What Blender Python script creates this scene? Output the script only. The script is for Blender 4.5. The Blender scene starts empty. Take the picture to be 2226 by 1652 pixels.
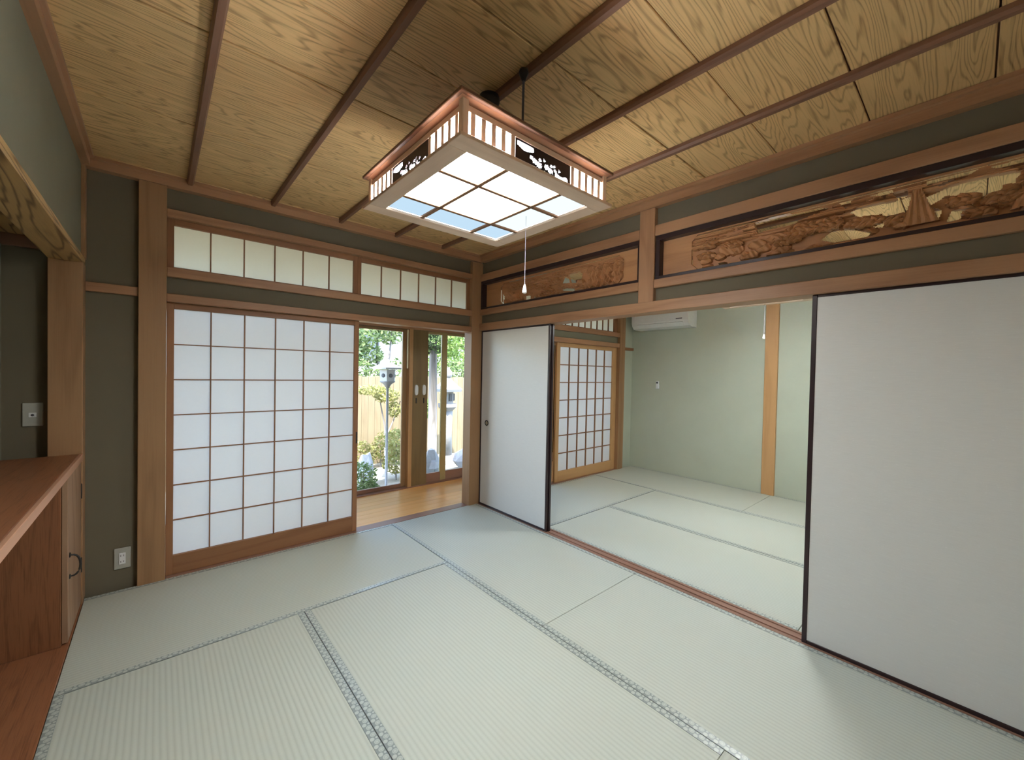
import bpy, bmesh, math, random
import numpy as np
from mathutils import Vector, Euler

random.seed(7); np.random.seed(7)
S = bpy.context.scene
COL = S.collection
rad = math.radians

# ------------------------------------------------------------------ camera, sky, sun, exposure
cam_d = bpy.data.cameras.new('camera'); cam = bpy.data.objects.new('camera', cam_d); COL.objects.link(cam)
cam_d.sensor_width = 36.0; cam_d.lens = 36.0 * 878.38 / 2226; cam_d.clip_start = 0.02; cam_d.clip_end = 200
cam.location = (-2.35028, -3.17507, 1.28158)
cam.rotation_euler = (rad(89.022), rad(-1.1493), rad(-41.205))
S.camera = cam

W = bpy.data.worlds.new('sky'); S.world = W; W.use_nodes = True
wn = W.node_tree.nodes; wl = W.node_tree.links
bg = wn['Background']; sky = wn.new('ShaderNodeTexSky'); sky.sky_type = 'NISHITA'
sky.sun_disc = False; sky.sun_elevation = rad(62); sky.sun_rotation = rad(200); sky.air_density = 1.0; sky.dust_density = 1.2
wl.new(sky.outputs[0], bg.inputs[0]); bg.inputs[1].default_value = 0.95

sun_d = bpy.data.lights.new('sun', 'SUN'); sun_d.energy = 7.5; sun_d.color = (1.0, 0.94, 0.84); sun_d.angle = rad(0.8)
sun = bpy.data.objects.new('sun', sun_d); COL.objects.link(sun); sun.location = (0, -6, 12)
sun.rotation_euler = Vector((0.35, 0.55, -1.25)).to_track_quat('-Z', 'Y').to_euler()

LAMP = 21.0          # brightness of the ceiling lamp's paper panes
S.view_settings.view_transform = 'Standard'; S.view_settings.look = 'None'
S.view_settings.gamma = 1.0; S.view_settings.use_curve_mapping = False
S.view_settings.exposure = 1.6
try:
    S.cycles.max_bounces = 10; S.cycles.diffuse_bounces = 6; S.cycles.transparent_max_bounces = 12
    S.cycles.sample_clamp_indirect = 6.0; S.cycles.caustics_reflective = False; S.cycles.caustics_refractive = False
    S.cycles.use_denoising = True
except Exception:
    pass

# ------------------------------------------------------------------ materials
class NB:
    def __init__(s, name):
        s.m = bpy.data.materials.new(name); s.m.use_nodes = True
        s.t = s.m.node_tree; s.t.nodes.clear()
        s.out = s.n('ShaderNodeOutputMaterial')
    def n(s, typ, **kw):
        o = s.t.nodes.new(typ)
        for k, v in kw.items(): setattr(o, k, v)
        return o
    def l(s, a, b): s.t.links.new(a, b)
    def math(s, op, a, b=0.0, c=None):
        o = s.n('ShaderNodeMath', operation=op)
        for i, v in enumerate((a, b, c)):
            if v is None: continue
            if isinstance(v, (int, float)): o.inputs[i].default_value = v
            else: s.l(v, o.inputs[i])
        return o.outputs[0]
    def ramp(s, fac, stops):
        r = s.n('ShaderNodeValToRGB'); e = r.color_ramp.elements
        while len(e) < len(stops): e.new(0.5)
        for i, (p, c) in enumerate(stops):
            e[i].position = p; e[i].color = (*c, 1)
        s.l(fac, r.inputs[0]); return r.outputs[0]
    def mix(s, fac, a, b, blend='MIX'):
        o = s.n('ShaderNodeMix', data_type='RGBA', blend_type=blend)
        for i, v in ((0, fac), (6, a), (7, b)):
            if isinstance(v, (int, float)): o.inputs[i].default_value = v
            elif isinstance(v, tuple): o.inputs[i].default_value = (*v, 1)
            else: s.l(v, o.inputs[i])
        return o.outputs[2]
    def noise(s, vec, scale, detail=3, rough=0.55, dist=0.0):
        o = s.n('ShaderNodeTexNoise'); o.inputs['Scale'].default_value = scale; o.inputs['Detail'].default_value = detail
        o.inputs['Roughness'].default_value = rough; o.inputs['Distortion'].default_value = dist
        if vec is not None: s.l(vec, o.inputs['Vector'])
        return o.outputs[0]
    def coords(s, scale=(1, 1, 1), rnd=True):
        tc = s.n('ShaderNodeTexCoord'); mp = s.n('ShaderNodeMapping'); mp.inputs['Scale'].default_value = scale
        v = tc.outputs['Object']
        if rnd:
            oi = s.n('ShaderNodeObjectInfo'); k = s.math('MULTIPLY', oi.outputs['Random'], 37.0)
            va = s.n('ShaderNodeVectorMath', operation='ADD'); s.l(v, va.inputs[0]); s.l(k, va.inputs[1]); v = va.outputs[0]
        s.l(v, mp.inputs[0]); return mp.outputs[0]
    def bump(s, h, strength=0.3, dist=0.01):
        b = s.n('ShaderNodeBump'); b.inputs['Strength'].default_value = strength; b.inputs['Distance'].default_value = dist
        s.l(h, b.inputs['Height']); return b.outputs[0]
    def bsdf(s, col, rough=0.6, normal=None, metal=0.0, spec=0.4):
        p = s.n('ShaderNodeBsdfPrincipled')
        if isinstance(col, tuple): p.inputs['Base Color'].default_value = (*col, 1)
        else: s.l(col, p.inputs['Base Color'])
        if isinstance(rough, (int, float)): p.inputs['Roughness'].default_value = rough
        else: s.l(rough, p.inputs['Roughness'])
        p.inputs['Metallic'].default_value = metal; p.inputs['Specular IOR Level'].default_value = spec
        if normal is not None: s.l(normal, p.inputs['Normal'])
        return p.outputs[0]
    def done(s, sh): s.l(sh, s.out.inputs[0]); return s.m

def plain(name, col, rough=0.5, metal=0.0, var=0.05, spec=0.4):
    b = NB(name); v = b.noise(b.coords(), 30, 3)
    c = b.mix(v, tuple(x * (1 - var) for x in col), tuple(min(1, x * (1 + var)) for x in col))
    return b.done(b.bsdf(c, rough, b.bump(v, 0.04, 0.002), metal, spec))

def wood(name, light, dark, axis, freq=26.0, contour=5.0, rough=0.5, strength=0.75, fine=0.35, spec=0.35, stretch=0.11):
    """grain stretched along one axis: contour lines of a stretched noise (cathedral grain) plus fine pores"""
    b = NB(name)
    st = [1.0, 1.0, 1.0]; st['xyz'.index(axis)] = stretch
    co = b.coords(tuple(st))
    big = b.noise(co, freq * 0.16, 2.5, 0.5, 0.15)
    wav = b.math('SINE', b.math('MULTIPLY', big, contour * 6.283 * 2.0))
    line = b.math('POWER', b.math('MULTIPLY_ADD', wav, 0.5, 0.5), 4.0)
    st2 = [1.0, 1.0, 1.0]; st2['xyz'.index(axis)] = 0.03
    co2 = b.coords(tuple(st2)); pore = b.noise(co2, freq * 5.0, 3, 0.6)
    broad = b.noise(b.coords((.5, .5, .5)), 2.2, 2)
    f = b.math('ADD', b.math('MULTIPLY', line, strength), b.math('MULTIPLY', b.math('SUBTRACT', pore, 0.5), fine * 2.2))
    f = b.math('ADD', f, b.math('MULTIPLY', b.math('SUBTRACT', broad, 0.5), 0.35))
    f = b.math('MAXIMUM', b.math('MINIMUM', f, 1.0), 0.0)
    oi = b.n('ShaderNodeObjectInfo')
    c = b.mix(f, light, dark)
    hsv = b.n('ShaderNodeHueSaturation'); b.l(c, hsv.inputs['Color']); b.l(b.math('MULTIPLY_ADD', oi.outputs['Random'], 0.16, 0.92), hsv.inputs['Value'])
    return b.done(b.bsdf(hsv.outputs[0], rough, b.bump(f, 0.12, 0.002), 0, spec))

_wc = {}
WOODS = {
    'trim':    dict(light=(.40, .215, .115), dark=(.255, .120, .060), freq=30, contour=2.2, strength=.45, rough=.45),
    'post':    dict(light=(.38, .215, .108), dark=(.250, .130, .062), freq=30, contour=2.0, strength=.45, rough=.45),
    'batten':  dict(light=(.23, .115, .070), dark=(.120, .055, .035), freq=30, contour=2.0, strength=.45, rough=.5),
    'ceiling': dict(light=(.73, .480, .220), dark=(.290, .165, .064), freq=34, contour=18.0, strength=.60, fine=.55, rough=.5),
    'beam':    dict(light=(.50, .310, .130), dark=(.130, .065, .028), freq=40, contour=10.0, strength=.85, stretch=.05, rough=.45),
    'sash':    dict(light=(.30, .140, .065), dark=(.190, .080, .038), freq=34, contour=2.0, strength=.4, rough=.5),
    'red':     dict(light=(.27, .108, .050), dark=(.110, .038, .018), freq=60, contour=3.0, strength=.35, fine=.95, rough=.4),
    'olivepost': dict(light=(.22, .145, .062), dark=(.140, .088, .040), freq=30, contour=2.0, strength=.4, rough=.5),
    'edge':    dict(light=(.50, .270, .170), dark=(.340, .170, .100), freq=30, contour=2.0, strength=.4, rough=.5),
    'door':    dict(light=(.36, .220, .135), dark=(.230, .120, .070), freq=26, contour=4.0, strength=.6, rough=.5),
    'engawa':  dict(light=(.92, .500, .180), dark=(.820, .420, .140), freq=26, contour=1.6, strength=.4, rough=.32, spec=.25),
    'carve':   dict(light=(.50, .250, .112), dark=(.330, .148, .062), freq=30, contour=2.5, strength=.5, rough=.45),
    'lamp':    dict(light=(.84, .610, .465), dark=(.680, .460, .335), freq=34, contour=2.0, strength=.4, rough=.45),
    'frame2':  dict(light=(.52, .300, .135), dark=(.400, .215, .090), freq=30, contour=2.0, strength=.4, rough=.45),
    'sill':    dict(light=(.30, .160, .110), dark=(.180, .090, .060), freq=34, contour=2.0, strength=.5, rough=.4),
    'fence':   dict(light=(.205, .160, .098), dark=(.150, .112, .066), freq=20, contour=3.0, strength=.5, rough=.8),
    'bark':    dict(light=(.22, .200, .190), dark=(.110, .095, .088), freq=30, contour=4.0, strength=.7, rough=.9),
}
def wd(kind, axis):
    k = (kind, axis)
    if k not in _wc: _wc[k] = wood('wood_%s_%s' % (kind, axis), axis=axis, **WOODS[kind])
    return _wc[k]

def plaster(name, col):
    b = NB(name); co = b.coords((1, 1, 1), False)
    n1 = b.noise(co, 220, 4, .7); n2 = b.noise(co, 3.0, 3)
    c = b.mix(n2, tuple(x * .93 for x in col), tuple(x * 1.07 for x in col))
    return b.done(b.bsdf(c, .92, b.bump(n1, .12, .002), 0, .15))

def tatami(name, axis):
    b = NB(name); tc = b.n('ShaderNodeTexCoord'); sp = b.n('ShaderNodeSeparateXYZ'); b.l(tc.outputs['Object'], sp.inputs[0])
    across = sp.outputs[1] if axis == 'x' else sp.outputs[0]
    rib = b.math('MULTIPLY_ADD', b.math('SINE', b.math('MULTIPLY', across, 2 * math.pi / .0185)), .5, .5)
    rib = b.math('POWER', rib, .6)
    sc = (30, 400, 1) if axis == 'y' else (400, 30, 1)
    rush = b.noise(b.coords((sc[0], sc[1], 1)), 1.0, 2)
    st = b.noise(b.coords((1, 1, 1)), 3.2, 4)
    c = b.mix(rib, (.445, .475, .425), (.530, .562, .505))
    c = b.mix(b.math('MULTIPLY', rush, .35), c, (.46, .46, .36))
    c = b.mix(b.math('MULTIPLY', b.math('SUBTRACT', st, .35), .55), c, (.52, .49, .41))
    h = b.math('MULTIPLY_ADD', rush, .25, rib)
    return b.done(b.bsdf(c, .55, b.bump(h, .28, .002), 0, .35))

def heri(name, axis):
    """woven border: pale rings in two staggered rows on grey green"""
    b = NB(name); tc = b.n('ShaderNodeTexCoord'); sp = b.n('ShaderNodeSeparateXYZ'); b.l(tc.outputs['Object'], sp.inputs[0])
    u, v = (sp.outputs[0], sp.outputs[1]) if axis == 'x' else (sp.outputs[1], sp.outputs[0])
    def row(off, vc, period, r):
        uu = b.math('SUBTRACT', b.math('FRACT', b.math('ADD', b.math('DIVIDE', u, period), off)), .5)
        uu = b.math('MULTIPLY', uu, period); vv = b.math('SUBTRACT', v, vc)
        d = b.math('SQRT', b.math('ADD', b.math('MULTIPLY', uu, uu), b.math('MULTIPLY', vv, vv)))
        return b.math('SUBTRACT', 1.0, b.math('DIVIDE', d, r)), d
    a, d1 = row(0, 0.0040, .036, .0105); c2, d2 = row(.5, -.0060, .036, .0085); c3, d3 = row(.5, .0095, .036, .0045)
    m = b.math('MAXIMUM', b.math('MAXIMUM', a, c2), c3)
    m = b.math('MULTIPLY', b.math('MAXIMUM', m, 0.0), 5.0); m = b.math('MINIMUM', m, 1.0)
    ring = b.math('COMPARE', d1, .0055, .0012)
    m = b.math('MULTIPLY', m, b.math('SUBTRACT', 1.0, b.math('MULTIPLY', ring, .45)))
    nz = b.noise(b.coords((1, 1, 1)), 700, 2)
    c = b.mix(m, (.225, .255, .240), (.470, .505, .455))
    c = b.mix(b.math('MULTIPLY', nz, .25), c, (.40, .42, .40))
    return b.done(b.bsdf(c, .33, b.bump(m, .2, .001), 0, .6))

def paper(name, col, transl=0.5, bumps=.03):
    b = NB(name); n = b.noise(b.coords((1, 1, 1)), 60, 4, .65)
    c = b.mix(n, tuple(x * .97 for x in col), col)
    d = b.n('ShaderNodeBsdfDiffuse'); t = b.n('ShaderNodeBsdfTranslucent'); b.l(c, d.inputs[0]); b.l(c, t.inputs[0])
    mx = b.n('ShaderNodeMixShader'); mx.inputs[0].default_value = transl; b.l(d.outputs[0], mx.inputs[1]); b.l(t.outputs[0], mx.inputs[2])
    return b.done(mx.outputs[0])

def fusuma_paper(name):
    b = NB(name); co = b.coords((1, 1, 1), False)
    st = b.noise(b.coords((1, 5, 110), False), 3.0, 4, .65); sp = b.noise(co, 260, 2, .6); cl = b.noise(co, 9, 3)
    fl = b.math('GREATER_THAN', b.noise(b.coords((1, 40, 160), False), 1.6, 2), .70)
    c = b.mix(st, (.60, .585, .570), (.70, .690, .675)); c = b.mix(b.math('MULTIPLY', fl, .35), c, (.85, .85, .84))
    return b.done(b.bsdf(c, .42, b.bump(b.math('ADD', st, b.math('MULTIPLY', sp, .6)), .10, .002), 0, .5))

def emit(name, col, strength):
    b = NB(name); e = b.n('ShaderNodeEmission'); e.inputs[0].default_value = (*col, 1); e.inputs[1].default_value = strength
    return b.done(e.outputs[0])

def glass(name):
    b = NB(name); t = b.n('ShaderNodeBsdfTransparent'); t.inputs[0].default_value = (.95, .97, .96, 1)
    g = b.n('ShaderNodeBsdfGlossy'); g.inputs['Roughness'].default_value = .02; f = b.n('ShaderNodeFresnel'); f.inputs[0].default_value = 1.45
    mx = b.n('ShaderNodeMixShader'); b.l(f.outputs[0], mx.inputs[0]); b.l(t.outputs[0], mx.inputs[1]); b.l(g.outputs[0], mx.inputs[2])
    return b.done(mx.outputs[0])

def leafmat(name, c1, c2):
    b = NB(name); g = b.n('ShaderNodeNewGeometry'); c = b.mix(g.outputs['Random Per Island'], c1, c2)
    d = b.n('ShaderNodeBsdfDiffuse'); t = b.n('ShaderNodeBsdfTranslucent'); b.l(c, d.inputs[0]); b.l(c, t.inputs[0])
    mx = b.n('ShaderNodeMixShader'); mx.inputs[0].default_value = .35; b.l(d.outputs[0], mx.inputs[1]); b.l(t.outputs[0], mx.inputs[2])
    return b.done(mx.outputs[0])

M = dict(
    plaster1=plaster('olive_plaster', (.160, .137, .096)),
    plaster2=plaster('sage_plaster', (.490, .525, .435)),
    plasterC=plaster('alcove_and_shade_plaster', (.215, .205, .145)),
    white_wall=plaster('pale_plaster', (.60, .58, .52)),
    tat_x=tatami('tatami_weave_x', 'x'), tat_y=tatami('tatami_weave_y', 'y'),
    heri_x=heri('tatami_border_x', 'x'), heri_y=heri('tatami_border_y', 'y'),
    shoji=paper('shoji_paper', (.88, .865, .845), .54), ranma=paper('transom_paper', (.93, .91, .82), .66),
    fusuma=fusuma_paper('fusuma_paper'),
    lacquer=plain('dark_lacquer', (.030, .016, .018), .3),
    black=plain('black_iron', (.018, .016, .016), .45), dark=plain('dark_shadow_gap', (.02, .018, .015), .8),
    brass=plain('dull_brass', (.55, .47, .33), .35, .8), cup=plain('pale_metal', (.60, .58, .54), .35, .6),
    plate=plain('grey_plastic', (.42, .42, .37), .4), white=plain('white_plastic', (.78, .79, .80), .35),
    hole=plain('socket_hole', (.06, .06, .07), .6), ac=plain('air_conditioner_white', (.74, .74, .73), .3),
    cord=plain('pale_cord', (.12, .11, .13), .8), steel=plain('dark_steel', (.10, .09, .10), .4, .6),
    glass=glass('window_glass'), alu=plain('brown_aluminium', (.36, .22, .11), .4), olive=plain('olive_aluminium', (.40, .30, .13), .4),
    cream=plain('cream_plastic', (.85, .76, .52), .5),
    stone=plain('grey_granite', (.25, .245, .245), .85, 0, .25), pale=plain('white_enamel', (.42, .42, .42), .5),
    ground=plain('garden_soil', (.26, .24, .19), .95, 0, .3), tile=plain('grey_roof_tile', (.14, .15, .17), .6, 0, .15),
    stucco=plaster('pale_stucco', (.34, .33, .31)), rock=plain('white_rock', (.36, .36, .37), .9, 0, .2),
    leaf_a=leafmat('leaf_mid_green', (.08, .135, .04), (.27, .33, .16)), leaf_b=leafmat('leaf_lime', (.15, .25, .05), (.33, .41, .16)),
    leaf_c=leafmat('leaf_yellow', (.24, .245, .07), (.36, .35, .17)), leaf_d=leafmat('leaf_dark', (.04, .075, .03), (.12, .16, .075)),
)

# ------------------------------------------------------------------ geometry helpers
ORG = {}
def link(o, parent, loc):
    COL.objects.link(o)
    ORG[o.name] = Vector(loc)
    if parent is not None:
        o.parent = parent; o.location = Vector(loc) - ORG[parent.name]
    else: o.location = loc
    return o
def raw(name, verts, faces, mat, parent=None, loc=(0, 0, 0), smooth=False, mats=None):
    me = bpy.data.meshes.new(name); me.from_pydata([tuple(v) for v in verts], [], [tuple(f) for f in faces]); me.update()
    me.materials.append(mat)
    if smooth:
        for p in me.polygons: p.use_smooth = True
    return link(bpy.data.objects.new(name, me), parent, loc)
def frombm(name, bm, mat, parent=None, loc=(0, 0, 0), smooth=False):
    me = bpy.data.meshes.new(name); bmesh.ops.recalc_face_normals(bm, faces=bm.faces); bm.to_mesh(me); bm.free(); me.materials.append(mat)
    if smooth:
        for p in me.polygons: p.use_smooth = True
    return link(bpy.data.objects.new(name, me), parent, loc)
_bc = {}
def box(name, X, Y, Z, mat, parent=None, bev=.0015):
    d = (round(abs(X[1] - X[0]), 5), round(abs(Y[1] - Y[0]), 5), round(abs(Z[1] - Z[0]), 5))
    bev = min(bev, min(d) * .3); k = (d, mat.name, round(bev, 5))
    if k not in _bc:
        bm = bmesh.new(); bmesh.ops.create_cube(bm, size=1.0)
        bmesh.ops.scale(bm, vec=d, verts=bm.verts)
        if bev > 0: bmesh.ops.bevel(bm, geom=list(bm.edges), offset=bev, segments=1, affect='EDGES', profile=.5)
        me = bpy.data.meshes.new(name); bm.to_mesh(me); bm.free(); me.materials.append(mat); _bc[k] = me
    c = ((X[0] + X[1]) / 2, (Y[0] + Y[1]) / 2, (Z[0] + Z[1]) / 2)
    return link(bpy.data.objects.new(name, _bc[k]), parent, c)
def boxes(name, lst, mat, parent=None, loc=(0, 0, 0)):
    """several boxes that are one body (wall with openings)"""
    v, f = [], []
    for X, Y, Z in lst:
        b0 = len(v)
        for x in X:
            for y in Y:
                for z in Z: v.append((x - loc[0], y - loc[1], z - loc[2]))
        f += [tuple(b0 + i for i in q) for q in ((0, 1, 3, 2), (4, 6, 7, 5), (0, 4, 5, 1), (2, 3, 7, 6), (0, 2, 6, 4), (1, 5, 7, 3))]
    return raw(name, v, f, mat, parent, loc)
def prism(name, prof, axis, a, b, mat, parent=None, smooth=False):
    """profile (two coordinates in the plane across the axis) extruded from a to b along the axis"""
    def pt(p, t):
        return {'x': (t, p[0], p[1]), 'y': (p[0], t, p[1]), 'z': (p[0], p[1], t)}[axis]
    n = len(prof); c = Vector(pt((sum(p[0] for p in prof) / n, sum(p[1] for p in prof) / n), (a + b) / 2))
    v = [Vector(pt(p, a)) - c for p in prof] + [Vector(pt(p, b)) - c for p in prof]
    bm = bmesh.new(); vs = [bm.verts.new(q) for q in v]
    for i in range(n): bm.faces.new((vs[i], vs[(i + 1) % n], vs[n + (i + 1) % n], vs[n + i]))
    bm.faces.new(vs[:n]); bm.faces.new(vs[n:])
    return frombm(name, bm, mat, parent, c, smooth)
def lathe(name, prof, loc, mat, parent=None, seg=24, rot=None, smooth=True, phase=0.0):
    v, f = [], []
    for r, z in prof:
        for k in range(seg):
            a = 2 * math.pi * k / seg + phase; v.append(Vector((r * math.cos(a), r * math.sin(a), z)))
    for i in range(len(prof) - 1):
        for k in range(seg):
            f.append((i * seg + k, i * seg + (k + 1) % seg, (i + 1) * seg + (k + 1) % seg, (i + 1) * seg + k))
    f.append(tuple(range(seg))[::-1]); f.append(tuple((len(prof) - 1) * seg + k for k in range(seg)))
    if rot: R = Euler(rot).to_matrix(); v = [R @ q for q in v]
    return raw(name, v, f, mat, parent, loc, smooth)
def tube(name, pts, r, mat, parent=None, seg=8, smooth=True):
    pts = [Vector(p) for p in pts]; c = pts[0]; v, f = [], []
    rr = r if isinstance(r, (list, tuple)) else [r] * len(pts)
    for i, p in enumerate(pts):
        t = (pts[min(i + 1, len(pts) - 1)] - pts[max(i - 1, 0)]).normalized()
        u = t.cross(Vector((0, 0, 1)) if abs(t.z) < .9 else Vector((1, 0, 0))).normalized(); w = t.cross(u)
        for k in range(seg):
            a = 2 * math.pi * k / seg; v.append(p - c + rr[i] * (u * math.cos(a) + w * math.sin(a)))
    for i in range(len(pts) - 1):
        for k in range(seg): f.append((i * seg + k, i * seg + (k + 1) % seg, (i + 1) * seg + (k + 1) % seg, (i + 1) * seg + k))
    f.append(tuple(range(seg))); f.append(tuple((len(pts) - 1) * seg + k for k in range(seg))[::-1])
    return raw(name, v, f, mat, parent, c, smooth)
def thing(name, label, cat, loc, group=None):
    o = bpy.data.objects.new(name, None); o.empty_display_size = .1; link(o, None, loc); o['label'] = label; o['category'] = cat
    if group: o['group'] = group
    return o
def tag(o, label, cat, group=None):
    o['label'] = label; o['category'] = cat
    if group: o['group'] = group
    return o
def struct(o, label=None):
    o['kind'] = 'structure'
    if label: o['label'] = label
    return o
def sroot(name, loc, label=None):
    o = bpy.data.objects.new(name, None); o.empty_display_size = .1; link(o, None, loc); return struct(o, label)
_tn = [0]
def trim(X, Y, Z, kind, axis, label, bev=.003):
    _tn[0] += 1
    return struct(box('trim_%d' % _tn[0], X, Y, Z, wd(kind, axis), None, bev), label)

def inpoly(P, A, B):
    r = np.zeros(A.shape, bool); n = len(P)
    for i in range(n):
        x1, y1 = P[i]; x2, y2 = P[(i + 1) % n]
        if y1 == y2: continue
        c = ((y1 > B) != (y2 > B)) & (A < (x2 - x1) * (B - y1) / (y2 - y1) + x1); r ^= c
    return r
def relief(name, a0, a1, b0, b1, step, mask, height, back, mapf, mat, parent, org, smooth=True):
    """carved board on a fine grid: mask(a,b) says where wood is left, height(a,b) how proud it stands"""
    na, nb = int(round((a1 - a0) / step)), int(round((b1 - b0) / step))
    A, B = np.meshgrid(np.linspace(a0, a1, na + 1), np.linspace(b0, b1, nb + 1), indexing='ij')
    ca = (A[:-1, :-1] + A[1:, 1:]) / 2; cb = (B[:-1, :-1] + B[1:, 1:]) / 2
    m = mask(ca, cb); H = height(A, B)
    idx = -np.ones(A.shape, int); v = []; f = []
    us = np.zeros(A.shape, bool)
    for di in (0, 1):
        for dj in (0, 1): us[di:na + di, dj:nb + dj] |= m
    ii, jj = np.nonzero(us); idx[ii, jj] = np.arange(len(ii)); n = len(ii)
    o = Vector(org)
    for i, j in zip(ii, jj): v.append(Vector(mapf(A[i, j], B[i, j], H[i, j])) - o)
    for i, j in zip(ii, jj): v.append(Vector(mapf(A[i, j], B[i, j], back)) - o)
    mp = np.pad(m, 1)
    for i, j in zip(*np.nonzero(m)):
        p, q, r, s = idx[i, j], idx[i + 1, j], idx[i + 1, j + 1], idx[i, j + 1]
        f.append((p, q, r, s)); f.append((p + n, s + n, r + n, q + n))
        if not mp[i, j + 1]: f.append((p, s, s + n, p + n))
        if not mp[i + 2, j + 1]: f.append((q, q + n, r + n, r))
        if not mp[i + 1, j]: f.append((p, p + n, q + n, q))
        if not mp[i + 1, j + 2]: f.append((s, r, r + n, s + n))
    ob = raw(name, v, f, mat, parent, org)
    bm = bmesh.new(); bm.from_mesh(ob.data); bmesh.ops.recalc_face_normals(bm, faces=bm.faces)
    bm.to_mesh(ob.data); bm.free()
    return ob

# ------------------------------------------------------------------ levels
ZC = 2.405                     # ceiling boards, underside
XL, XR2, YB = -2.65, 2.72, -3.58

# ================================================================== STRUCTURE
struct(boxes('floor', [((-3.0, 2.85), (-3.7, .0), (-.20, -.056)), ((-2.65, -.88), (-3.58, -2.645), (-.056, -.001))], M['tat_x']))
# engawa floor boards run along the house
ef = sroot('floor.001', (0, .55, -.03))
box('subfloor', (-3.0, 2.85), (0.10, 1.05), (-.20, -.046), wd('engawa', 'x'), ef)
for k in range(9):
    y = .105 + k * .1
    box('plank', (-3.0, 2.85), (y, y + .0985), (-.046, -.022), wd('engawa', 'x'), ef, .001)
# walls -------------------------------------------------------------
Y0, Y1 = .030, .090
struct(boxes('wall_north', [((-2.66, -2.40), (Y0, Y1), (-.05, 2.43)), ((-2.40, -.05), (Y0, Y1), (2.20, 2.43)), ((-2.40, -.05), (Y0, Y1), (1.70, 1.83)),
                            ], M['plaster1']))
struct(boxes('wall_north.001', [((2.40, 2.75), (Y0, Y1), (-.05, 2.43)), ((0.03, 2.45), (Y0, Y1), (2.20, 2.43))], M['plaster2']))
struct(boxes('wall_north.004', [((.03, 2.40), (Y0, Y1), (1.70, 1.81))], M['plasterC']))  # backlit shade of this strip put into a darker plaster
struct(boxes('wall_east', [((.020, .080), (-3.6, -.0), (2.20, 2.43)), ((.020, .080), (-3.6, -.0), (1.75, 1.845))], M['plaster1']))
struct(boxes('wall_east.001', [((XR2, XR2 + .08), (-3.7, .09), (-.05, 2.43))], M['plaster2']))
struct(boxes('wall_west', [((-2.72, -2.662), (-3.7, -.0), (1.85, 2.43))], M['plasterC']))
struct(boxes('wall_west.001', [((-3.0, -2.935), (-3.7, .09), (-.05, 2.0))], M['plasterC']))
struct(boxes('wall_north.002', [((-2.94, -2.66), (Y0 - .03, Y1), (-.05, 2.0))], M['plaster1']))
struct(boxes('wall_south', [((-3.0, .10), (-3.70, YB), (-.05, 2.43))], M['white_wall']))  # unseen wall behind the camera, plaster made pale to bounce light
struct(boxes('wall_south.001', [((.10, 2.85), (-3.70, YB), (-.05, 2.43))], M['plaster2']))
# outer wall of the engawa and roof with eave
struct(boxes('wall_north.003', [((-3.1, 2.95), (.98, 1.06), (2.24, 2.60)), ((-3.1, 2.95), (.98, 1.06), (1.745, 1.80)), ((-3.1, -2.95), (.0, 1.06), (-.3, 2.6)), ((2.85, 2.95), (.0, 1.06), (-.3, 2.6)),
                                ((-3.1, 2.95), (1.0, 1.06), (-.6, -.03))], M['stucco']))
struct(boxes('roof', [((-3.6, 3.5), (-4.2, 1.75), (2.62, 2.70))], M['tile']))
ec = sroot('ceiling.001', (0, .55, 2.30))
for k in range(6):
    y = .095 + k * .148
    box('plank', (-3.0, 2.85), (y, y + .146), (2.30, 2.312), wd('frame2', 'x'), ec, .001)
# ceiling of the room: boards across, thin battens along ---------------
ce = sroot('ceiling', (-1.32, -1.76, ZC))
box('deck', (-2.70, .05), (-3.65, .05), (ZC + .016, ZC + .03), wd('batten', 'x'), ce)
for k in range(11):
    y1 = -.045 - .3505 * k + .3505; y0 = y1 - .3505
    y1 = min(y1, .0); y0 = max(y0, -3.62)
    if y1 - y0 < .03: continue
    box('plank', (-2.66, .02), (y0 + .0025, y1 - .0025), (ZC + (.0025 if k % 2 else 0), ZC + .012), wd('ceiling', 'x'), ce, .002)
for k in range(1, 6):
    x = -2.65 + k * 2.65 / 6
    prism('batten', [(x - .017, ZC), (x - .017, ZC - .016), (x - .010, ZC - .027), (x + .010, ZC - .027), (x + .017, ZC - .016), (x + .017, ZC)], 'y', -3.58, -.02, wd('batten', 'y'), ce)
# ceiling of the next room
c2 = sroot('ceiling.002', (1.4, -1.76, ZC))
box('deck', (.05, 2.75), (-3.65, .05), (ZC + .016, ZC + .03), wd('batten', 'x'), c2)
for k in range(11):
    y1 = -.045 - .3505 * k + .3505; y0 = y1 - .3505
    y1 = min(y1, .0); y0 = max(y0, -3.62)
    if y1 - y0 < .03: continue
    box('plank', (.06, 2.73), (y0 + .0025, y1 - .0025), (ZC + (.0025 if k % 2 else 0), ZC + .012), wd('ceiling', 'x'), c2, .002)
for k in range(1, 6):
    x = .1 + k * 2.62 / 6
    prism('batten', [(x - .017, ZC), (x - .017, ZC - .016), (x - .010, ZC - .027), (x + .010, ZC - .027), (x + .017, ZC - .016), (x + .017, ZC)], 'y', -3.58, -.02, wd('batten', 'y'), c2)

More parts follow.
